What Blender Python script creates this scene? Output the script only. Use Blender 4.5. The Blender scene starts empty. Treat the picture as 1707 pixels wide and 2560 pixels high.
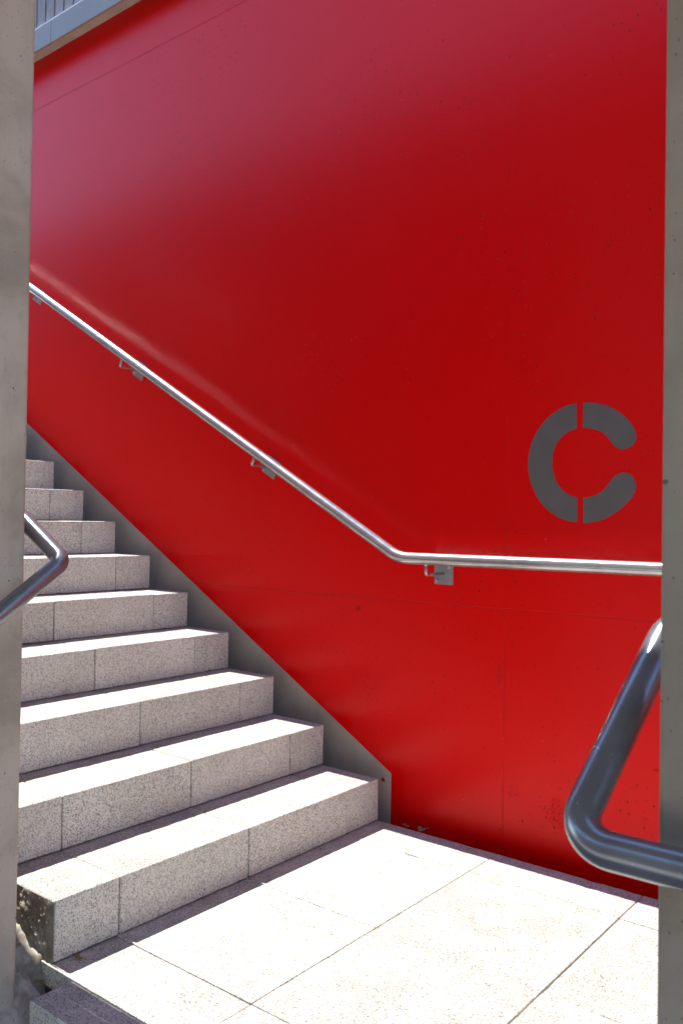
import bpy, bmesh, math, random
from mathutils import Vector, Matrix, noise

# ------------------------------------------------------------------ scene, camera, light
S = bpy.context.scene
COL = S.collection
R = math.radians

cam_d = bpy.data.cameras.new("camera")
cam = bpy.data.objects.new("camera", cam_d)
COL.objects.link(cam)
S.camera = cam
cam_d.sensor_fit = 'VERTICAL'
cam_d.sensor_height = 36.0
cam_d.sensor_width = 24.0
cam_d.lens = 36.0 * 2129.15 / 2560.0
cam_d.clip_start = 0.05
cam_d.clip_end = 500.0
CAM = Vector((1.8483, -2.6471, 1.0893))
yaw, pitch, roll = R(38.6023), R(0.8251), R(0.886)
fw = Vector((-math.sin(yaw), math.cos(yaw), 0)); rt = Vector((math.cos(yaw), math.sin(yaw), 0)); up = Vector((0, 0, 1))
F = fw * math.cos(pitch) + up * math.sin(pitch)
U0 = up * math.cos(pitch) - fw * math.sin(pitch)
RR = rt * math.cos(roll) + U0 * math.sin(roll)
UU = U0 * math.cos(roll) - rt * math.sin(roll)
cam.matrix_world = Matrix(((RR.x, UU.x, -F.x, CAM.x), (RR.y, UU.y, -F.y, CAM.y), (RR.z, UU.z, -F.z, CAM.z), (0, 0, 0, 1)))
cam_d.dof.use_dof = True
cam_d.dof.focus_distance = 3.0
cam_d.dof.aperture_fstop = 8.0

SUN_TRAVEL = Vector((0.45, -0.002, -1.0)).normalized()
sun_d = bpy.data.lights.new("sun", 'SUN')
sun_d.energy = 2.25
sun_d.angle = R(0.5)
sun_d.color = (1.0, 0.965, 0.915)
sun = bpy.data.objects.new("sun", sun_d)
COL.objects.link(sun)
sun.rotation_euler = SUN_TRAVEL.to_track_quat('-Z', 'Y').to_euler()
to_sun = -SUN_TRAVEL
SUN_EL = math.asin(to_sun.z)
SUN_ROT = math.atan2(to_sun.x, to_sun.y)

W = bpy.data.worlds.new("World")
S.world = W
W.use_nodes = True
wn = W.node_tree
sky = wn.nodes.new('ShaderNodeTexSky')
sky.sky_type = 'NISHITA'
sky.sun_disc = False
sky.sun_elevation = SUN_EL
sky.sun_rotation = SUN_ROT
sky.air_density = 1.0
sky.dust_density = 0.05
sky.ozone_density = 3.5
wn.links.new(sky.outputs[0], wn.nodes['Background'].inputs[0])
wn.nodes['Background'].inputs[1].default_value = 0.098

S.view_settings.view_transform = 'Standard'
S.view_settings.look = 'None'
S.view_settings.exposure = 2.3
S.view_settings.gamma = 1.0
S.render.engine = 'CYCLES'
S.cycles.use_denoising = True
S.cycles.max_bounces = 10
S.cycles.diffuse_bounces = 6
S.cycles.glossy_bounces = 5
S.cycles.caustics_reflective = True
S.cycles.blur_glossy = 0.3
S.cycles.sample_clamp_indirect = 12.0

# ------------------------------------------------------------------ node helpers
class NT:
    def __init__(self, name):
        self.m = bpy.data.materials.new(name)
        self.m.use_nodes = True
        self.t = self.m.node_tree
        self.b = self.t.nodes['Principled BSDF']
        self.co = self.t.nodes.new('ShaderNodeNewGeometry').outputs['Position']
        self._flat = None
    def flat(self, zs=1.0):
        """wall coordinates: along the wall, up"""
        X, Y, Z = self.sep(self.co)
        x = self.n('ShaderNodeCombineXYZ')
        self.put(x.inputs[0], self.math('MULTIPLY_ADD', Y, 1.37, X)); self.put(x.inputs[1], self.math('MULTIPLY', Z, zs))
        return x.outputs[0]
    def n(self, k, **kw):
        x = self.t.nodes.new(k)
        for a, v in kw.items(): setattr(x, a, v)
        return x
    def put(self, sock, v):
        if isinstance(v, bpy.types.NodeSocket): self.t.links.new(v, sock)
        elif v is not None: sock.default_value = v
    def math(self, op, a, b=None, c=None, clamp=False):
        x = self.n('ShaderNodeMath', operation=op, use_clamp=clamp)
        self.put(x.inputs[0], a); self.put(x.inputs[1], b)
        if c is not None: self.put(x.inputs[2], c)
        return x.outputs[0]
    def smooth(self, v, a, b, lo=0.0, hi=1.0):
        x = self.n('ShaderNodeMapRange', interpolation_type='SMOOTHSTEP')
        self.put(x.inputs[0], v); self.put(x.inputs[1], a); self.put(x.inputs[2], b); self.put(x.inputs[3], lo); self.put(x.inputs[4], hi)
        return x.outputs[0]
    def mix(self, f, a, b, mode='MIX'):
        x = self.n('ShaderNodeMix', data_type='RGBA', blend_type=mode)
        self.put(x.inputs[0], f)
        for s, v in ((x.inputs[6], a), (x.inputs[7], b)):
            if isinstance(v, (tuple, list)): v = (*v[:3], 1)
            self.put(s, v)
        return x.outputs[2]
    def noise(self, scale, detail=4, rough=0.55, co=None, dist=0.0):
        x = self.n('ShaderNodeTexNoise')
        self.put(x.inputs['Vector'], co or self.co); x.inputs['Scale'].default_value = scale
        x.inputs['Detail'].default_value = detail; x.inputs['Roughness'].default_value = rough; x.inputs['Distortion'].default_value = dist
        return x.outputs['Fac']
    def voro(self, scale, co=None, feature='F1', rnd=1.0, dim='3D'):
        x = self.n('ShaderNodeTexVoronoi', feature=feature, voronoi_dimensions=dim)
        self.put(x.inputs['Vector'], co or self.co); x.inputs['Scale'].default_value = scale; x.inputs['Randomness'].default_value = rnd
        return x
    def sep(self, v):
        x = self.n('ShaderNodeSeparateXYZ'); self.put(x.inputs[0], v); return x.outputs
    def scale(self, v, s):
        x = self.n('ShaderNodeVectorMath', operation='MULTIPLY'); self.put(x.inputs[0], v); x.inputs[1].default_value = s
        return x.outputs[0]
    def bump(self, h, dist, strength=1.0, normal=None):
        x = self.n('ShaderNodeBump'); self.put(x.inputs['Height'], h); x.inputs['Distance'].default_value = dist
        x.inputs['Strength'].default_value = strength
        if normal: self.put(x.inputs['Normal'], normal)
        return x.outputs[0]
    def line(self, coord, c, w, wob=None):
        v = self.math('SUBTRACT', coord, c)
        if wob is not None: v = self.math('ADD', v, wob)
        return self.smooth(self.math('ABSOLUTE', v), w * 0.5, w, 1.0, 0.0)
    def spots(self, scale, r0, r1, thr, co=None):
        """sparse small pits: cells whose random value is above thr hold one round pit"""
        v = self.voro(scale, co or self.flat(), dim='2D')
        c = self.sep(v.outputs['Color'])
        on = self.math('GREATER_THAN', c[0], thr)
        rad = self.math('MULTIPLY_ADD', c[1], (r1 - r0) * scale, r0 * scale)
        d = self.math('SUBTRACT', rad, v.outputs['Distance'])
        return self.math('MULTIPLY', self.smooth(d, 0.0, 0.25 * r1 * scale), on)

# ------------------------------------------------------------------ materials
def mat_granite():
    n = NT("granite")
    at = n.n('ShaderNodeAttribute', attribute_name='tint').outputs['Fac']
    off = n.n('ShaderNodeVectorMath', operation='ADD'); n.put(off.inputs[0], n.co)
    cx = n.n('ShaderNodeCombineXYZ'); n.put(cx.inputs[0], n.math('MULTIPLY', at, 41.0)); n.put(cx.inputs[1], n.math('MULTIPLY', at, 17.0)); n.put(off.inputs[1], cx.outputs[0])
    n.co = off.outputs[0]
    va = n.voro(245); ca = n.sep(va.outputs['Color'])
    vb = n.voro(380, n.scale(n.co, (1.0, 1.0, 1.0))); cb = n.sep(vb.outputs['Color'])
    big = n.noise(3.2, 4, 0.6)
    patch = n.noise(28, 3, 0.6)
    base = n.mix(cb[1], (0.65, 0.645, 0.59), (0.76, 0.755, 0.695))
    base = n.mix(n.smooth(cb[2], 0.70, 0.74), base, (0.38, 0.38, 0.36))
    thr = n.math('MULTIPLY_ADD', patch, -0.42, 1.02)
    dark = n.smooth(n.math('SUBTRACT', ca[0], thr), -0.01, 0.01)
    core = n.smooth(va.outputs['Distance'], 0.50, 0.34)
    dark = n.math('MULTIPLY', dark, core)
    base = n.mix(dark, base, n.mix(ca[1], (0.075, 0.075, 0.078), (0.25, 0.25, 0.24)))
    warm = n.mix(n.smooth(big, 0.35, 0.68), (1.0, 0.99, 0.975), (0.90, 0.88, 0.86))
    base = n.mix(1.0, base, warm, 'MULTIPLY')
    # sun contrast softened in the colour: upward faces dimmed against the shaded risers
    nz = n.sep(n.n('ShaderNodeNewGeometry').outputs['True Normal'])[2]
    upward = n.smooth(nz, 0.75, 0.97)
    sun_dim = n.mix(n.smooth(n.noise(6.5, 5, 0.65), 0.35, 0.65), (0.58, 0.58, 0.58), (0.74, 0.74, 0.735))
    base = n.mix(upward, base, n.mix(1.0, base, sun_dim, 'MULTIPLY'))
    tint = n.mix(at, (0.90, 0.89, 0.875), (1.05, 1.04, 1.02))
    base = n.mix(1.0, base, tint, 'MULTIPLY')
    # dirt drawn along the bottom of the risers comes as a stain with an uneven edge
    st = n.spots(7, 0.006, 0.02, 0.86)
    base = n.mix(n.math('MULTIPLY', st, 0.25), base, (0.33, 0.27, 0.22))
    n.put(n.b.inputs['Base Color'], base)
    n.b.inputs['Roughness'].default_value = 0.78
    n.b.inputs['Specular IOR Level'].default_value = 0.35
    h = n.math('ADD', n.noise(420, 3, 0.6), n.math('MULTIPLY', n.noise(90, 3), 0.8))
    n.put(n.b.inputs['Normal'], n.bump(h, 0.0011, 0.8))
    return n.m

def mat_red():
    n = NT("red_paint")
    X, Y, Z = n.sep(n.co)
    wob = n.math('MULTIPLY', n.math('SUBTRACT', n.noise(9, 5, 0.7), 0.5), 0.006)
    lump = n.noise(60, 4, 0.7)
    base = n.mix(n.noise(1.7, 3), (0.86, 0.0009, 0.0010), (0.91, 0.0012, 0.0012))
    base = n.mix(n.math('MULTIPLY', n.noise(600, 2, 0.5), 0.35), base, (0.74, 0.0003, 0.001))
    fade = n.smooth(n.noise(2.2, 3, 0.6), 0.40, 0.58)
    fade2 = n.smooth(n.noise(5.0, 2, 0.6, dist=0.4), 0.38, 0.52)
    hl = n.line(Z, 0.806, 0.0026, wob)
    hl2 = n.line(Z, 3.41, 0.004, wob)
    vl = n.math('MAXIMUM', n.line(X, 0.461, 0.0028, n.math('MULTIPLY', wob, 0.4)), n.line(X, -1.790, 0.004, n.math('MULTIPLY', wob, 0.5)))
    vl = n.math('MULTIPLY', vl, n.smooth(Z, 1.0, 1.6, 0.8, 0.15))
    vl3 = n.line(X, -0.667, 0.003, n.math('MULTIPLY', wob, 0.4))
    seams = n.math('MAXIMUM', n.math('MAXIMUM', n.math('MULTIPLY', n.math('MAXIMUM', hl, hl2), n.math('MULTIPLY_ADD', fade, 0.6, 0.4)), n.math('MULTIPLY', vl, fade2)), n.math('MULTIPLY', vl3, n.math('MULTIPLY', fade, 0.15)))
    # air holes: small ones all over, denser groups in places
    dens = n.noise(1.3, 3, 0.6)
    sx = n.flat(0.72)
    p1 = n.spots(26, 0.0009, 0.0022, 0.55, sx)
    dn = n.smooth(dens, 0.50, 0.58)
    p2 = n.math('MULTIPLY', n.spots(40, 0.0012, 0.0031, 0.66, sx), dn)
    p3 = n.math('MULTIPLY', n.spots(11, 0.0020, 0.0040, 0.87, sx), n.math('GREATER_THAN', dens, 0.50))
    pits = n.math('MAXIMUM', n.math('MAXIMUM', p1, p2), p3)
    # rough places in the paint
    rough = None
    for cx, cz, rx, rz, thr in ((0.657, 0.150, 0.045, 0.055, 0.53), (0.44, 0.575, 0.012, 0.060, 0.50), (-0.12, 0.47, 0.10, 0.10, 0.56), (0.50, 0.19, 0.03, 0.03, 0.55), (0.98, 0.352, 0.014, 0.006, 0.42)):
        dx = n.math('MULTIPLY', n.math('SUBTRACT', X, cx), 1 / rx); dz = n.math('MULTIPLY', n.math('SUBTRACT', Z, cz), 1 / rz)
        d = n.math('ADD', n.math('MULTIPLY', dx, dx), n.math('MULTIPLY', dz, dz))
        k = n.math('MULTIPLY', n.smooth(d, 0.2, 1.0, 1, 0), n.smooth(n.noise(130, 4, 0.7), thr, thr + 0.07))
        rough = k if rough is None else n.math('MAXIMUM', rough, k)
    base = n.mix(n.math('MULTIPLY', seams, 0.42), base, (0.32, 0.003, 0.005))
    base = n.mix(n.math('MULTIPLY', pits, 0.8), base, (0.085, 0.002, 0.004))
    base = n.mix(n.math('MULTIPLY', rough, 0.5), base, (0.45, 0.001, 0.003))
    chip = n.spots(6.5, 0.0012, 0.0024, 0.90)
    base = n.mix(chip, base, (0.75, 0.33, 0.28))
    # scuff stain below the seam
    dx = n.math('SUBTRACT', X, -0.175); dz = n.math('SUBTRACT', Z, 0.763)
    d = n.math('SQRT', n.math('ADD', n.math('MULTIPLY', dx, dx), n.math('MULTIPLY', dz, dz)))
    base = n.mix(n.smooth(d, 0.004, 0.018, 0.5, 0.0), base, (0.20, 0.004, 0.006))
    n.put(n.b.inputs['Base Color'], base)
    n.put(n.b.inputs['Roughness'], n.smooth(n.noise(2.5, 3), 0.3, 0.7, 0.282, 0.31))
    n.b.inputs['Specular IOR Level'].default_value = 0.22
    hh = n.math('ADD', n.math('MULTIPLY', n.noise(520, 2, 0.5), 0.16), n.math('MULTIPLY', n.noise(55, 4, 0.6), 0.30))
    hh = n.math('ADD', hh, n.math('MULTIPLY', n.noise(2.0, 3, 0.5), 2.2))
    hh = n.math('SUBTRACT', hh, n.math('MULTIPLY', n.math('MAXIMUM', pits, seams), 1.6))
    hh = n.math('ADD', hh, n.math('MULTIPLY', rough, 1.4))
    n.put(n.b.inputs['Normal'], n.bump(hh, 0.0010, 0.8))
    return n.m

def mat_concrete(name, c1, c2, pit=True, rough=0.8, mottle=2.0):
    n = NT(name)
    a = n.noise(mottle, 5, 0.6, dist=0.3)
    sx = n.scale(n.co, (3.0, 3.0, 0.8))
    b = n.noise(5.0, 5, 0.65, sx)
    base = n.mix(n.smooth(a, 0.40, 0.62), c1, c2)
    base = n.mix(n.math('MULTIPLY', n.smooth(b, 0.45, 0.75), 0.35), base, tuple(x * 0.68 for x in c1))
    base = n.mix(n.math('MULTIPLY', n.smooth(n.noise(14, 6, 0.75), 0.55, 0.75), 0.40), base, tuple(x * 0.62 for x in c1))
    base = n.mix(n.math('MULTIPLY', n.noise(300, 3, 0.6), 0.22), base, tuple(x * 0.75 for x in c2))
    h = n.math('ADD', n.math('MULTIPLY', n.noise(180, 4, 0.6), 0.5), n.noise(22, 4, 0.6))
    if pit:
        p = n.math('MAXIMUM', n.spots(20, 0.001, 0.0030, 0.78), n.spots(55, 0.0007, 0.0015, 0.72))
        base = n.mix(n.math('MULTIPLY', p, 0.75), base, tuple(x * 0.30 for x in c1))
        h = n.math('SUBTRACT', h, n.math('MULTIPLY', p, 2.0))
    n.put(n.b.inputs['Base Color'], base)
    n.b.inputs['Roughness'].default_value = rough
    n.b.inputs['Specular IOR Level'].default_value = 0.3
    n.put(n.b.inputs['Normal'], n.bump(h, 0.0012, 0.9))
    return n.m

def mat_pipe(name="grey_metal", col=(0.52, 0.525, 0.54), metal=0.85, rough=0.24):
    n = NT(name)
    base = n.mix(n.smooth(n.noise(18, 4, 0.6), 0.35, 0.7), col, tuple(x * 0.82 for x in col))
    base = n.mix(n.math('MULTIPLY', n.spots(60, 0.0006, 0.0014, 0.86), 0.6), base, (0.75, 0.74, 0.72))
    n.put(n.b.inputs['Base Color'], base)
    n.b.inputs['Metallic'].default_value = metal
    n.put(n.b.inputs['Roughness'], n.smooth(n.noise(40, 4, 0.6), 0.3, 0.7, rough - 0.03, rough + 0.05))
    return n.m

def mat_plain(name, col, rough=0.6, metal=0.0, var=0.2, ns=20):
    n = NT(name)
    n.put(n.b.inputs['Base Color'], n.mix(n.smooth(n.noise(ns, 4, 0.6), 0.3, 0.7), col, tuple(x * (1 - var) for x in col)))
    n.b.inputs['Roughness'].default_value = rough
    n.b.inputs['Metallic'].default_value = metal
    n.put(n.b.inputs['Normal'], n.bump(n.noise(150, 3), 0.0004, 0.6))
    return n.m

GRAN = mat_granite()
RED = mat_red()
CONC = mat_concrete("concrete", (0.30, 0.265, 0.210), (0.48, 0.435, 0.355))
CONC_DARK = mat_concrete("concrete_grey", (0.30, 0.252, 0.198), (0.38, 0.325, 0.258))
CONC_LEDGE = mat_concrete("concrete_ledge", (0.48, 0.42, 0.33), (0.58, 0.52, 0.43), mottle=6)
MORTAR = mat_concrete("mortar", (0.26, 0.215, 0.155), (0.44, 0.40, 0.33), mottle=16)
SKIRT = mat_concrete("grey_skirting", (0.46, 0.415, 0.345), (0.54, 0.49, 0.41), rough=0.6, mottle=1.2)
JOINT = mat_plain("joint_filler", (0.19, 0.155, 0.125), 0.9, var=0.4, ns=60)
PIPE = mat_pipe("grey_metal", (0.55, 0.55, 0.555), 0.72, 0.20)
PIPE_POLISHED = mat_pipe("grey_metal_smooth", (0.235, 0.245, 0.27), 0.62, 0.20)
PLATE = mat_pipe("grey_plate", (0.36, 0.36, 0.37), 0.35, 0.42)
LETTER = mat_plain("grey_letter_paint", (0.150, 0.137, 0.130), 0.40, var=0.12, ns=9)
REDDROP = mat_plain("red_drop", (0.55, 0.008, 0.01), 0.4)
CLAD = mat_plain("cladding_sheet", (0.34, 0.30, 0.275), 0.55, 0.0, var=0.08, ns=3)
TRIM = mat_plain("white_trim", (0.85, 0.85, 0.84), 0.4)
SLAT = mat_plain("slat_grey", (0.28, 0.235, 0.225), 0.6)
GAPRED = mat_plain("slat_gap_red", (0.16, 0.01, 0.03), 0.7)
LEAFM = mat_plain("dry_leaf", (0.34, 0.19, 0.055), 0.8, var=0.5, ns=120)
LEAFG = mat_plain("dry_leaf_pale", (0.36, 0.30, 0.20), 0.8, var=0.5, ns=120)
ASPH = mat_concrete("ground_paving", (0.30, 0.29, 0.27), (0.36, 0.35, 0.32), mottle=1.0)
DARKGAP = mat_plain("gap_soil", (0.09, 0.07, 0.05), 0.95, var=0.5, ns=50)

# ------------------------------------------------------------------ object helpers
def link(name, bm, mats, parent=None, smooth=False, label=None):
    me = bpy.data.meshes.new(name)
    bmesh.ops.recalc_face_normals(bm, faces=bm.faces)
    bm.to_mesh(me); bm.free()
    for m in (mats if isinstance(mats, (list, tuple)) else [mats]): me.materials.append(m)
    if smooth: me.polygons.foreach_set('use_smooth', [True] * len(me.polygons))
    o = bpy.data.objects.new(name, me)
    COL.objects.link(o)
    if parent:
        o.parent = parent
        w = Vector((0, 0, 0)); q = parent
        while q: w += q.location; q = q.parent
        o.location = -w
    if label: o['label'] = label
    return o
def thing(name, label, cat, loc=(0, 0, 0), group=None):
    o = bpy.data.objects.new(name, None); COL.objects.link(o)
    o.empty_display_size = 0.1
    o.location = loc
    o['label'] = label; o['category'] = cat
    if group: o['group'] = group
    return o
def tag(o, label=None, cat=None, group=None, kind=None):
    if label: o['label'] = label
    if cat: o['category'] = cat
    if group: o['group'] = group
    if kind: o['kind'] = kind
    return o

def box(bm, a, b, bev=0.0, seg=2, mi=0):
    x0, y0, z0 = a; x1, y1, z1 = b
    vs = [bm.verts.new(p) for p in ((x0, y0, z0), (x1, y0, z0), (x1, y1, z0), (x0, y1, z0), (x0, y0, z1), (x1, y0, z1), (x1, y1, z1), (x0, y1, z1))]
    fs = [bm.faces.new([vs[i] for i in q]) for q in ((0, 3, 2, 1), (4, 5, 6, 7), (0, 1, 5, 4), (1, 2, 6, 5), (2, 3, 7, 6), (3, 0, 4, 7))]
    for f in fs: f.material_index = mi
    if bev:
        es = list({e for f in fs for e in f.edges})
        r = bmesh.ops.bevel(bm, geom=es, offset=bev, segments=seg, affect='EDGES', profile=0.5)
        for f in r['faces']: f.material_index = mi; f.smooth = True

def stone(bm, lay, a, b, bev=0.004, step=0.02, chip=0.0013, tint=0.5):
    """a sawn stone block: rounded, very slightly uneven edges. Swept along its longer plan side."""
    x0, y0, z0 = a; x1, y1, z1 = b
    along_y = (y1 - y0) >= (x1 - x0) or (z1 - z0) > 0.1 and y0 > -1.5
    if along_y: u0, u1, w0, w1 = y0, y1, x0, x1
    else: u0, u1, w0, w1 = x0, x1, y0, y1
    # profile in (w, z): rounded rectangle
    prof = []
    for cx, cz, a0 in ((w1 - bev, z1 - bev, 0), (w0 + bev, z1 - bev, 90), (w0 + bev, z0 + bev, 180), (w1 - bev, z0 + bev, 270)):
        for k in range(4):
            t = R(a0 + 30 * k)
            prof.append((cx, cz, math.cos(t), math.sin(t)))
    nst = max(3, int((u1 - u0) / step))
    st = [(u0, bev), (u0 + bev * 0.3, bev * 0.3), (u0 + bev, 0.0)]
    for i in range(1, nst): st.append((u0 + bev + (u1 - u0 - 2 * bev) * i / nst, 0.0))
    st += [(u1 - bev, 0.0), (u1 - bev * 0.3, bev * 0.3), (u1, bev)]
    rings = []
    for u, ins in st:
        ring = []
        for i, (cx, cz, dx, dz) in enumerate(prof):
            q = i // 4
            if along_y: key = Vector((cx, u, cz))
            else: key = Vector((u, cx, cz))
            nn = noise.noise(key * 38 + Vector((3.1 * q, 1.7, 9.2))) * 0.6 + noise.noise(key * 110 + Vector((q, 5, 2))) * 0.6
            c = max(0.0, nn) * chip * 2
            big = noise.noise(key * 13 + Vector((q * 7, 0, 4)))
            if big > 0.46: c += (big - 0.46) * chip * 9
            rad = max(bev - ins, 0.0003)
            bx, bz = cx + dx * rad, cz + dz * rad
            bx -= (1 if dx > 0.01 else -1 if dx < -0.01 else 0) * c * abs(dx) * 1.0
            bz -= dz * c
            ring.append(bm.verts.new((bx, u, bz) if along_y else (u, bx, bz)))
        rings.append(ring)
    N = len(prof); fs = []
    for r0, r1 in zip(rings, rings[1:]):
        for i in range(N):
            f = bm.faces.new((r0[i], r0[(i + 1) % N], r1[(i + 1) % N], r1[i]))
            f.smooth = (i % 4) != 3
            fs.append(f)
    fs.append(bm.faces.new(rings[0])); fs.append(bm.faces.new(rings[-1][::-1]))
    for f in fs:
        f[lay] = tint
        f.material_index = 0

def smooth_path(pts, rad=0.05, n=10):
    """replace inner corners by arcs"""
    P = [Vector(p) for p in pts]
    out = [P[0]]
    for i in range(1, len(P) - 1):
        a, b, c = P[i - 1], P[i], P[i + 1]
        u = (a - b).normalized(); v = (c - b).normalized()
        ang = u.angle(v)
        d = rad / math.tan(ang / 2)
        d = min(d, (a - b).length * 0.48, (c - b).length * 0.48)
        p0, p1 = b + u * d, b + v * d
        r = d * math.tan(ang / 2)
        cen = b + (u + v).normalized() * (r / math.sin(ang / 2))
        a0 = p0 - cen; a1 = p1 - cen
        tot = a0.angle(a1)
        for k in range(n + 1):
            t = k / n
            out.append(cen + (a0 * math.sin((1 - t) * tot) + a1 * math.sin(t * tot)) / math.sin(tot))
    out.append(P[-1])
    return out
def tube(bm, pts, r, seg=24, cap=True):
    P = [Vector(p) for p in pts]
    tang = []
    for i in range(len(P)):
        a = P[max(i - 1, 0)]; b = P[min(i + 1, len(P) - 1)]
        tang.append((b - a).normalized())
    nrm = tang[0].orthogonal().normalized()
    rings = []
    for i, p in enumerate(P):
        t = tang[i]
        nrm = (nrm - t * nrm.dot(t)).normalized()
        bn = t.cross(nrm)
        rr = r(i) if callable(r) else r
        rings.append([bm.verts.new(p + (nrm * math.cos(2 * math.pi * k / seg) + bn * math.sin(2 * math.pi * k / seg)) * rr) for k in range(seg)])
    for r0, r1 in zip(rings, rings[1:]):
        for k in range(seg):
            f = bm.faces.new((r0[k], r0[(k + 1) % seg], r1[(k + 1) % seg], r1[k])); f.smooth = True
    if cap:
        bm.faces.new(rings[0][::-1]); bm.faces.new(rings[-1])

def prism_y(bm, poly, y0, y1, mi=0):
    """polygon in (x,z) extruded between y0 and y1"""
    a = [bm.verts.new((x, y0, z)) for x, z in poly]; b = [bm.verts.new((x, y1, z)) for x, z in poly]
    n = len(poly)
    f1 = bm.faces.new(a); f2 = bm.faces.new(b[::-1])
    fs = [f1, f2]
    for i in range(n): fs.append(bm.faces.new((a[i], b[i], b[(i + 1) % n], a[(i + 1) % n])))
    for f in fs: f.material_index = mi
    bmesh.ops.triangulate(bm, faces=[f1, f2])

# ------------------------------------------------------------------ dimensions (metres); wall face at y = 0, landing top at z = 0
RISE, TREAD = 0.155, 0.2671
Y_END, Y_LEFT = -0.085, -1.432      # right and left ends of the steps
NSTEP = 14

# ------------------------------------------------------------------ ground and floors
bm = bmesh.new(); box(bm, (-60, -60, -0.62), (60, 60, -0.52))
tag(link("ground", bm, ASPH), kind='structure')

bm = bmesh.new(); box(bm, (-9.0, -0.30, -0.50), (7.0, -0.002, -0.075))
tag(link("gap_soil", bm, DARKGAP), kind='structure')

# landing of sawn granite slabs
rnd = random.Random(5)
bm = bmesh.new(); lay = bm.faces.layers.float.new('tint')
g = 0.0013
cols = [(0.0, 0.488, [Y_END, -0.278, -0.765, -1.243, Y_LEFT - 0.01]),
        (0.488, 0.972, [Y_END, -0.272, -1.243, Y_LEFT - 0.01]),
        (0.972, 1.456, [Y_END, -0.278, -0.770, -1.243, Y_LEFT - 0.01]),
        (1.456, 1.94, [Y_END, -0.272, -0.765, -1.243, Y_LEFT - 0.01]),
        (1.94, 2.424, [Y_END, -0.278, -0.765, -1.243, Y_LEFT - 0.01]),
        (2.424, 2.908, [Y_END, -0.278, -0.765, -1.243, Y_LEFT - 0.01]),
        (2.908, 3.392, [Y_END, -0.278, -0.765, -1.243, Y_LEFT - 0.01]),
        (3.392, 3.876, [Y_END, -0.278, -0.765, -1.243, Y_LEFT - 0.01]),
        (3.876, 4.36, [Y_END, -0.278, -0.765, -1.243, Y_LEFT - 0.01]),
        (4.36, 5.6, [Y_END, -0.278, -0.765, -1.243, Y_LEFT - 0.01])]
for x0, x1, ys in cols:
    if x0 == 0.0: x0 = -0.25
    for ya, yb in zip(ys, ys[1:]):
        dz = rnd.uniform(-0.0008, 0.0008)
        gx = 0.0019 if x1 > 0.95 and x1 < 1.0 or x0 > 0.95 and x0 < 1.0 else g
        stone(bm, lay, (x0 + gx, yb + g, -0.055), (x1 - gx, ya - g, dz), 0.0022, 0.03, 0.0012, rnd.random())
box(bm, (-0.24, Y_LEFT - 0.005, -0.40), (5.55, Y_END - 0.004, -0.008), mi=1)
tag(link("landing", bm, [GRAN, JOINT]), kind='structure')

# kerb strip in the doorway, then the two steps down to the covered walkway
kt = thing("doorway_steps", "granite kerb and steps going down through the gap between the grey walls", "steps", (0.8, -1.6, -0.5))
bm = bmesh.new(); lay = bm.faces.layers.float.new('tint')
stone(bm, lay, (0.093, -1.556, -0.16), (0.60, -1.4445, -0.001), 0.005, 0.02, 0.001, 0.2)
stone(bm, lay, (0.603, -1.556, -0.16), (1.10, -1.4445, -0.001), 0.005, 0.02, 0.001, 0.5)
stone(bm, lay, (1.103, -1.556, -0.16), (1.495, -1.4445, -0.001), 0.005, 0.02, 0.001, 0.3)
link("kerb", bm, GRAN, kt)
for k in (1, 2):
    bm = bmesh.new(); lay = bm.faces.layers.float.new('tint')
    zt = -0.165 * k - 0.002
    for a, b in ((0.093, 0.58), (0.583, 1.06), (1.063, 1.495)):
        stone(bm, lay, (a, -1.556 - 0.28 * k, zt - 0.16), (b, -1.4445 - 0.28 * (k - 1) - 0.10, zt), 0.005, 0.03, 0.001, rnd.random())
    link("step", bm, GRAN, kt)

# ------------------------------------------------------------------ staircase
st = thing("staircase", "pale speckled granite block staircase climbing left along the red wall", "staircase", (0, (Y_END + Y_LEFT) / 2, 0))
JY = [Y_END, -0.277, -0.759, -1.238, Y_LEFT]
for k in range(1, NSTEP + 1):
    bm = bmesh.new(); lay = bm.faces.layers.float.new('tint')
    xf = -(k - 1) * TREAD
    z0, z1 = (k - 1) * RISE + 0.0018, k * RISE
    for i, (ya, yb) in enumerate(zip(JY, JY[1:])):
        gg = 0.0016 if i else 0.0008
        dx = rnd.uniform(-0.0012, 0.0012)
        dz = rnd.uniform(-0.0010, 0.0010)
        back = xf - TREAD - 0.045
        gr = 0.0016 if i < 3 else 0
        gl = 0.0016 if i > 0 else 0
        gr2 = 0.0004 if i == 0 else 0.0016
        stone(bm, lay, (back, yb + (0.0012 if i == 0 else 0.0018) * (i < 3), z0), (xf + dx, ya - (0.0012 if i == 1 else 0.0018) * (i > 0), z1 + dz), 0.0048, 0.016, 0.0014, rnd.random())
    box(bm, (xf - TREAD - 0.03, Y_LEFT + 0.02, z0 - 0.0015), (xf - 0.010, Y_END - 0.02, z1 - 0.008), mi=1)
    link("step", bm, [GRAN, JOINT], st)
bm = bmesh.new()
for k in range(2, NSTEP + 1):
    box(bm, (-(k) * TREAD - 0.6, Y_LEFT + 0.03, -0.45 + 0.001 * k), (-(k - 1) * TREAD - 0.06, Y_END - 0.03, (k - 1) * RISE - 0.004))
link("stair_core", bm, CONC_DARK, st)
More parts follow.
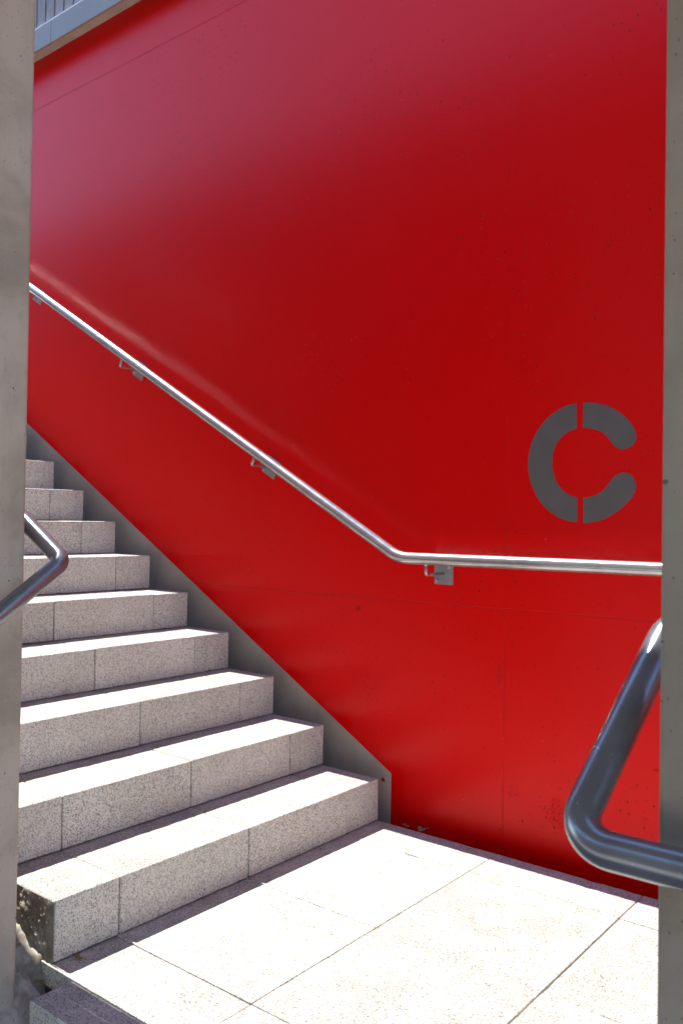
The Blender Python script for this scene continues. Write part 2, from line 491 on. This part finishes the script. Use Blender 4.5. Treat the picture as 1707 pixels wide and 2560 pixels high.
# broken, mortar-smeared stone at the open end of the lowest step
bm = bmesh.new()
NX, NZ = 150, 100
X0, X1, Z0e, Z1e = -0.33, -0.001, -0.16, 0.151
grid = []
for j in range(NZ + 1):
    row = []
    for i in range(NX + 1):
        x = X0 + (X1 - X0) * i / NX; z = Z0e + (Z1e - Z0e) * j / NZ
        q = Vector((x * 14, 3.3, z * 14))
        ridge = math.exp(-((z - (0.105 - 0.9 * max(0, x + 0.13) - 2.4 * max(0, x + 0.13) ** 2)) / 0.012) ** 2)
        edge = min(1, (0 - x) / 0.035) * min(1, (0.151 - z) / 0.012)
        low = max(0.0, min(1.0, (0.075 - z - 0.5 * (x + 0.13)) / 0.05))
        h = 0.003 + edge * (0.005 * noise.fractal(q * 1.3, 0.8, 2, 6) + 0.006 * max(0, noise.noise(q * 5) - 0.1) + 0.004 * ridge * (0.6 + noise.noise(q * 3)) - 0.0035 * low)
        row.append(bm.verts.new((x, Y_LEFT - max(0.0006, h), z)))
    grid.append(row)
for j in range(NZ):
    for i in range(NX):
        f = bm.faces.new((grid[j][i], grid[j][i + 1], grid[j + 1][i + 1], grid[j + 1][i])); f.smooth = noise.noise(Vector((i * .3, j * .3, 0))) > 0
link("rough_end", bm, MORTAR, st, label="broken mortar-smeared end of the lowest step")
# mortar bed between the stair end and the side wall
bm = bmesh.new()
NX, NY = 150, 60
grid = []
for j in range(NY + 1):
    row = []
    for i in range(NX + 1):
        x = -0.60 + 0.72 * i / NX; y = -1.4335 - 0.16 * j / NY
        t = (x + 0.13)
        z = 0.026 - 0.52 * t if t > -0.25 else 0.026 + 0.13
        z -= 0.02 * max(0, (-y - 1.50)) / 0.05
        z += 0.020 * math.exp(-((y + 1.4335) / 0.018) ** 2) * (1 if x < -0.03 else 0)
        z += 0.014 * noise.fractal(Vector((x * 11, y * 11, 1)), 0.8, 2, 6) + 0.005 * max(-0.2, noise.noise(Vector((x * 70, y * 70, 2))))
        if x > -0.045 and y > -1.475: z -= 0.055 * min(1, (x + 0.045) / 0.02) * min(1, (y + 1.475) / 0.015)
        row.append(bm.verts.new((x, y, max(z, -0.14))))
    grid.append(row)
for j in range(NY):
    for i in range(NX):
        f = bm.faces.new((grid[j][i], grid[j][i + 1], grid[j + 1][i + 1], grid[j + 1][i])); f.smooth = True
tag(link("mortar_bed", bm, MORTAR), kind='structure')

# ------------------------------------------------------------------ red wall
WT = 3.69
rw = thing("red_wall", "tall glossy red painted concrete wall beside the stairs with a grey C", "wall", (0, 0, 0))
bm = bmesh.new(); box(bm, (-9.0, 0.0, -0.52), (7.0, 0.30, WT))
link("wall_face", bm, RED, rw)
bm = bmesh.new()
sl = 0.5825
xt = -9.0
poly = [(-0.006, -0.50), (-0.006, 0.153), (xt, 0.153 + sl * (-xt - 0.006)), (xt, -0.5)]
prism_y(bm, poly, -0.0015, 0.01)
link("skirting", bm, SKIRT, rw, label="grey sloping skirting band behind the step ends")
bm = bmesh.new()
cp = [(0.0 + 0.0075 * math.cos(t) * (1 + .25 * math.cos(2 * t + 1)), 0.008 * math.sin(t) * (1 + .2 * math.sin(t))) for t in [2 * math.pi * i / 16 for i in range(16)]]
prism_y(bm, [(-0.041 + a, 0.121 + b) for a, b in cp], -0.0026, -0.001)
link("paint_drip", bm, REDDROP, rw, label="small red paint drop on the grey skirting")
CL = [[(0.71, 1.4963), (0.6846, 1.4934), (0.6594, 1.485), (0.6339, 1.472), (0.6082, 1.4547), (0.5861, 1.4317), (0.5675, 1.4065), (0.5535, 1.3773), (0.5443, 1.3461), (0.5406, 1.311), (0.5417, 1.2828), (0.5487, 1.2474), (0.5605, 1.2174), (0.578, 1.1857), (0.5989, 1.1613), (0.6234, 1.1405), (0.6493, 1.1251), (0.6749, 1.115), (0.7001, 1.1095), (0.7175, 1.108), (0.7169, 1.1882), (0.6991, 1.1927), (0.6774, 1.2038), (0.6572, 1.2219), (0.6423, 1.2438), (0.6321, 1.2699), (0.6276, 1.2977), (0.6291, 1.3253), (0.6354, 1.3527), (0.648, 1.3762), (0.666, 1.3942), (0.6857, 1.4058), (0.7124, 1.4135)],
[(0.732, 1.4966), (0.7485, 1.4963), (0.7729, 1.4931), (0.797, 1.4866), (0.821, 1.4768), (0.8447, 1.4632), (0.8682, 1.4441), (0.8882, 1.4216), (0.9015, 1.4002), (0.9066, 1.383), (0.9055, 1.3685), (0.8997, 1.3558), (0.889, 1.3465), (0.8759, 1.3412), (0.861, 1.3402), (0.846, 1.3451), (0.8341, 1.3556), (0.8249, 1.3676), (0.8153, 1.3806), (0.8015, 1.3927), (0.7843, 1.4036), (0.7669, 1.41), (0.7495, 1.4134), (0.7329, 1.4147)],
[(0.7363, 1.188), (0.7556, 1.1902), (0.7763, 1.1951), (0.7968, 1.2065), (0.8137, 1.2229), (0.8253, 1.2392), (0.837, 1.2532), (0.8519, 1.2627), (0.8668, 1.2659), (0.8817, 1.2629), (0.8949, 1.2551), (0.9042, 1.2403), (0.9076, 1.2256), (0.9062, 1.2094), (0.8988, 1.1933), (0.8843, 1.1755), (0.8663, 1.1576), (0.8449, 1.1412), (0.8215, 1.1269), (0.7944, 1.1151), (0.7669, 1.1085), (0.7496, 1.1056), (0.7377, 1.1052)]]
def resample(p, n):
    """n+1 points evenly along a smooth (Catmull-Rom) curve through p"""
    P = [Vector(q).to_3d() for q in p]
    P = [P[0] * 2 - P[1]] + P + [P[-1] * 2 - P[-2]]
    f = []
    for i in range(1, len(P) - 2):
        for k in range(8):
            t = k / 8
            a, b, c, d = P[i - 1:i + 3]
            f.append(0.5 * ((2 * b) + (c - a) * t + (2 * a - 5 * b + 4 * c - d) * t * t + (3 * b - a - 3 * c + d) * t ** 3))
    f.append(P[-2])
    L = [0.0]
    for a, b in zip(f, f[1:]): L.append(L[-1] + (b - a).length)
    out = []; j = 0
    for i in range(n + 1):
        s_ = L[-1] * i / n
        while j < len(L) - 2 and L[j + 1] < s_: j += 1
        t = (s_ - L[j]) / max(L[j + 1] - L[j], 1e-9)
        out.append(f[j].lerp(f[j + 1], min(max(t, 0), 1)))
    return out
bm = bmesh.new()
for p, (o0, o1, i0, i1) in zip(CL, ((0, 19, 20, 32), (0, 12, 12, 23), (0, 11, 11, 22))):
    A = resample(p[o0:o1 + 1], 48); B = resample(p[i0:i1 + 1], 48)[::-1]
    rows = [[bm.verts.new((q.x, y, q.y)) for q in Q] for y in (-0.0009, 0.001) for Q in (A, B)]
    for k in range(48):
        for r0, r1 in ((rows[0], rows[1]), (rows[3], rows[2]), (rows[2], rows[0]), (rows[1], rows[3])):
            vs = []
            for v in (r0[k], r0[k + 1], r1[k + 1], r1[k]):
                if v not in vs: vs.append(v)
            if len(vs) > 2: bm.faces.new(vs)
bmesh.ops.remove_doubles(bm, verts=bm.verts, dist=0.00005)
link("painted_letter", bm, LETTER, rw, label="dark grey stencilled letter C")
# projecting ledge on top of the wall
bm = bmesh.new()
box(bm, (-9.0, -0.052, WT + 0.001), (7.0, 0.30, WT + 0.06))
box(bm, (-9.0, -0.070, WT + 0.012), (7.0, -0.0525, WT + 0.06))
box(bm, (-9.0, -0.0915, WT - 0.006), (7.0, -0.0705, WT + 0.055), 0.004)
link("ledge", bm, CONC_LEDGE, rw, label="rough concrete ledge along the top of the red wall")

# cladding of the storey above
cl = thing("facade_cladding", "blue grey sheet cladding with vertical slats above the red wall", "cladding", (-2.2, 0.1, WT + 0.06))
ZB = WT - 0.046
bm = bmesh.new()
x = -9.0 + 0.18
while x < 7:
    box(bm, (x + 0.002, -0.106, ZB), (x + 1.098, -0.093, ZB + 0.118), 0.001)
    x += 1.1
link("base_sheet", bm, CLAD, cl)
bm = bmesh.new(); box(bm, (-9.0, -0.107, ZB + 0.119), (7.0, -0.02, ZB + 0.127))
link("trim", bm, TRIM, cl)
bm = bmesh.new(); box(bm, (-9.0, -0.03, ZB + 0.128), (7.0, 0.0, ZB + 1.6))
link("slat_backing", bm, GAPRED, cl)
bm = bmesh.new()
x = -9.0
while x < 7:
    box(bm, (x, -0.062, ZB + 0.129), (x + 0.074, -0.031, ZB + 1.6), 0.002)
    x += 0.0865
link("slats", bm, SLAT, cl)

# ------------------------------------------------------------------ handrail on the red wall
RS = 0.122
RR_ = 0.0212
hs = 0.5625
zh = 0.972
xb = 0.098
hr = thing("handrail", "long thin grey metal handrail bracketed to the red wall", "handrail", (0, -RS, 0))
pts = smooth_path([(-4.4, -RS, zh + hs * (4.4 + xb)), (xb, -RS, zh), (5.5, -RS, zh)], 0.17, 12)
def densify(P, d=0.15):
    out = [P[0]]
    for a, b in zip(P, P[1:]):
        n = max(1, int((b - a).length / d))
        for i in range(1, n + 1): out.append(a.lerp(b, i / n))
    return out
bm = bmesh.new(); tube(bm, densify(pts), RR_, 32)
link("pipe", bm, PIPE, hr)
def bracket(px, slope):
    ang = -math.atan(slope)
    zr = zh + (hs * (xb - px) if slope else 0)
    n_ = Vector((math.sin(-ang) * 1.0, 0, math.cos(ang)))          # up, square to the rail
    t_ = Vector((math.cos(ang), 0, math.sin(ang)))
    n_ = Vector((-t_.z, 0, t_.x))
    c = Vector((px, 0, zr)) - n_ * 0.056
    bm = bmesh.new()
    h = 0.0385
    poly = [c + t_ * a * h + n_ * b * h for a, b in ((-1, -1), (1, -1), (1, 1), (-1, 1))]
    a = [bm.verts.new((p.x, -0.0065, p.z)) for p in poly]; b = [bm.verts.new((p.x, 0.001, p.z)) for p in poly]
    bm.faces.new(a); bm.faces.new(b[::-1])
    for i in range(4): bm.faces.new((a[i], b[i], b[(i + 1) % 4], a[(i + 1) % 4]))
    bmesh.ops.bevel(bm, geom=list(bm.edges), offset=0.0008, segments=1, affect='EDGES')
    pl = link("bracket_plate", bm, PLATE, hr)
    bm = bmesh.new()
    p0 = Vector((c.x, 0.0, c.z)); p1 = Vector((c.x, -RS, c.z)); p2 = Vector((px, -RS, zr)) - n_ * 0.012
    p1 = Vector((px, -RS, zr)) - n_ * 0.056
    tube(bm, smooth_path([p0, p1, p2], 0.012, 8), 0.0058, 14)
    tube(bm, [p2 - n_ * 0.014, p2 - n_ * 0.007, p2], lambda i: (0.0062, 0.0085, 0.0125)[i], 14)
    link("bracket_rod", bm, PIPE, hr)
    for s in (-1, 1):
        q = c + t_ * 0.026 * s + n_ * 0.026 * s
        bm = bmesh.new()
        tube(bm, [(q.x, -0.0064, q.z), (q.x, -0.0125, q.z), (q.x, -0.0135, q.z)], lambda i: (0.0068, 0.0068, 0.0050)[i], 6)
        tube(bm, [(q.x, -0.013, q.z), (q.x, -0.020, q.z)], 0.0036, 10)
        link("bolt", bm, PIPE, pl)
for px, s_ in ((-3.32, hs), (-2.42, hs), (-1.518, hs), (-0.622, hs), (0.215, 0), (1.115, 0), (2.0, 0), (2.9, 0), (3.8, 0), (4.7, 0)):
    bracket(px, s_)

# ------------------------------------------------------------------ bent rails in the opening
PR = 0.0222
lr = thing("bent_handrail", "grey handrail looping round the left concrete wall, end partly in shade", "handrail", (0.03, -1.47, 0.9), "handrails bent round the doorway walls")
L0 = Vector((0.055, -1.465, 0.990))
pts = smooth_path([L0 + Vector((-3.6, 0, 3.6 * 0.5803)), L0 + Vector((-0.7, 0, 0.7 * 0.56)), L0, Vector((0.060, -1.665, 0.850)), Vector((-1.2, -1.72, 0.70))], 0.036, 14)
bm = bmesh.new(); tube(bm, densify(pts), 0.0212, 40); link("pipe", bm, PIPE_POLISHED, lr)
bm = bmesh.new(); tube(bm, smooth_path([(-1.3, -1.53, 1.62), (-1.3, -1.465, 1.62), (-1.3, -1.465, 1.70)], 0.015, 6), 0.006, 12); link("bracket_rod", bm, PIPE, lr)
rr = thing("bent_handrail", "thick grey handrail looping round the right concrete wall close to the camera", "handrail", (1.45, -1.67, 0.7), "handrails bent round the doorway walls")
rr.name = "bent_handrail"
B0 = Vector((1.429, -1.680, 0.718))
pts = smooth_path([(3.4, -1.680, 0.720), B0, Vector((1.465, -1.415, 0.963)), Vector((3.4, -1.415, 0.99))], 0.046, 16)
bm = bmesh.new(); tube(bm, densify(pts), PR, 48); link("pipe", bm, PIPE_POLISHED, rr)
bm = bmesh.new(); tube(bm, smooth_path([(2.1, -1.62, 0.64), (2.1, -1.68, 0.64), (2.1, -1.68, 0.70)], 0.015, 6), 0.006, 12); link("bracket_rod", bm, PIPE, rr)

# ------------------------------------------------------------------ concrete walls either side of the opening, deck over the walkway
bm = bmesh.new(); box(bm, (-9.0, -1.72, -0.52), (-0.008, -1.526, 3.2), 0.010, 3)
tag(link("concrete_wall", bm, CONC), "beige concrete wall end at the left edge, behind the bent handrail", "wall")
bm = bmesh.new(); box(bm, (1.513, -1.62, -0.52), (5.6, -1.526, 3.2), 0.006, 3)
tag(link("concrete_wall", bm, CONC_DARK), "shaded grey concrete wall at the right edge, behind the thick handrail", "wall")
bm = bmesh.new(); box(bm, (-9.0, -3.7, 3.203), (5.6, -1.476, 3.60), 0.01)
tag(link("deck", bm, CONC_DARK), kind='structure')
bm = bmesh.new(); box(bm, (-16.0, -9.3, -0.52), (12.0, -9.0, 7.0), 0.01)  # unseen wall added to keep open sky out of the red wall's sheen
tag(link("concrete_wall", bm, CONC_DARK), "added unseen concrete wall far behind the covered walkway, blocking sky from reflections", "wall")

# ------------------------------------------------------------------ leaves and grit
def leaf(name, loc, size, rz, mat, label, curl=0.35, tilt=(0, 0), seed=1):
    r_ = random.Random(seed)
    bm = bmesh.new()
    n = 18
    rim = []
    for i in range(n):
        t = 2 * math.pi * i / n
        rad = size * (0.55 + 0.45 * abs(math.cos(1.5 * t)) ** 1.4) * r_.uniform(0.85, 1.1)
        x_, y_ = rad * math.cos(t), rad * math.sin(t) * 0.62
        rim.append((x_, y_, curl * (y_ * y_) / size * 2 + curl * 0.25 * abs(x_) + r_.uniform(0, .08) * size))
    def ringv(k, dz): return [bm.verts.new((x_ * k, y_ * k, z_ * k * k + dz)) for x_, y_, z_ in rim]
    th = 0.0006
    A, B = ringv(1, th), ringv(.5, th); A2, B2 = ringv(1, 0), ringv(.5, 0)
    c1 = bm.verts.new((0, 0, th)); c2 = bm.verts.new((0, 0, 0))
    for i in range(n):
        j = (i + 1) % n
        bm.faces.new((A[i], A[j], B[j], B[i])); bm.faces.new((B[i], B[j], c1))
        bm.faces.new((A2[j], A2[i], B2[i], B2[j])); bm.faces.new((B2[j], B2[i], c2))
        bm.faces.new((A[i], A2[i], A2[j], A[j]))
    tube(bm, [(size * .9, 0, size * .2), (size * 1.4, size * .15, size * .3), (size * 1.7, size * .1, size * .2)], 0.0006, 6)
    o = link(name, bm, mat)
    o.location = loc; o.rotation_euler = (tilt[0], tilt[1], rz)
    tag(o, label, "leaf")
    return o
leaf("dry_leaf", (0.021, -1.378, 0.0015), 0.014, 0.4, LEAFM, "curled brown leaf on the landing below the left end of the lowest step", 0.5, (0.1, 0.1), 3)
leaf("dry_leaf", (0.022, -0.443, 0.0015), 0.007, 2.0, LEAFM, "tiny reddish brown leaf in the shade at the foot of the lowest step", 0.5, seed=8)
leaf("dry_leaf", (0.283, -0.464, 0.0012), 0.004, 1.0, LEAFM, "speck of brown leaf in the sun in the middle of the landing", 0.3, seed=9)
leaf("dry_leaf", (0.105, -0.066, -0.004), 0.020, 2.6, LEAFG, "pale dry leaf stuck in the gap under the red wall, next to the grey skirting", 0.8, (0.5, 0.2), 11)
leaf("dry_leaf", (0.172, -0.060, -0.003), 0.018, 0.3, LEAFG, "upturned dry leaf in the gap under the red wall, right of the other leaf there", 0.9, (0.7, -0.3), 12)
leaf("dry_leaf", (-0.015, -1.466, -0.035), 0.013, 1.3, LEAFM, "yellowish leaf caught in the mortar hole beside the lowest step", 0.4, (0.3, 0.2), 13)
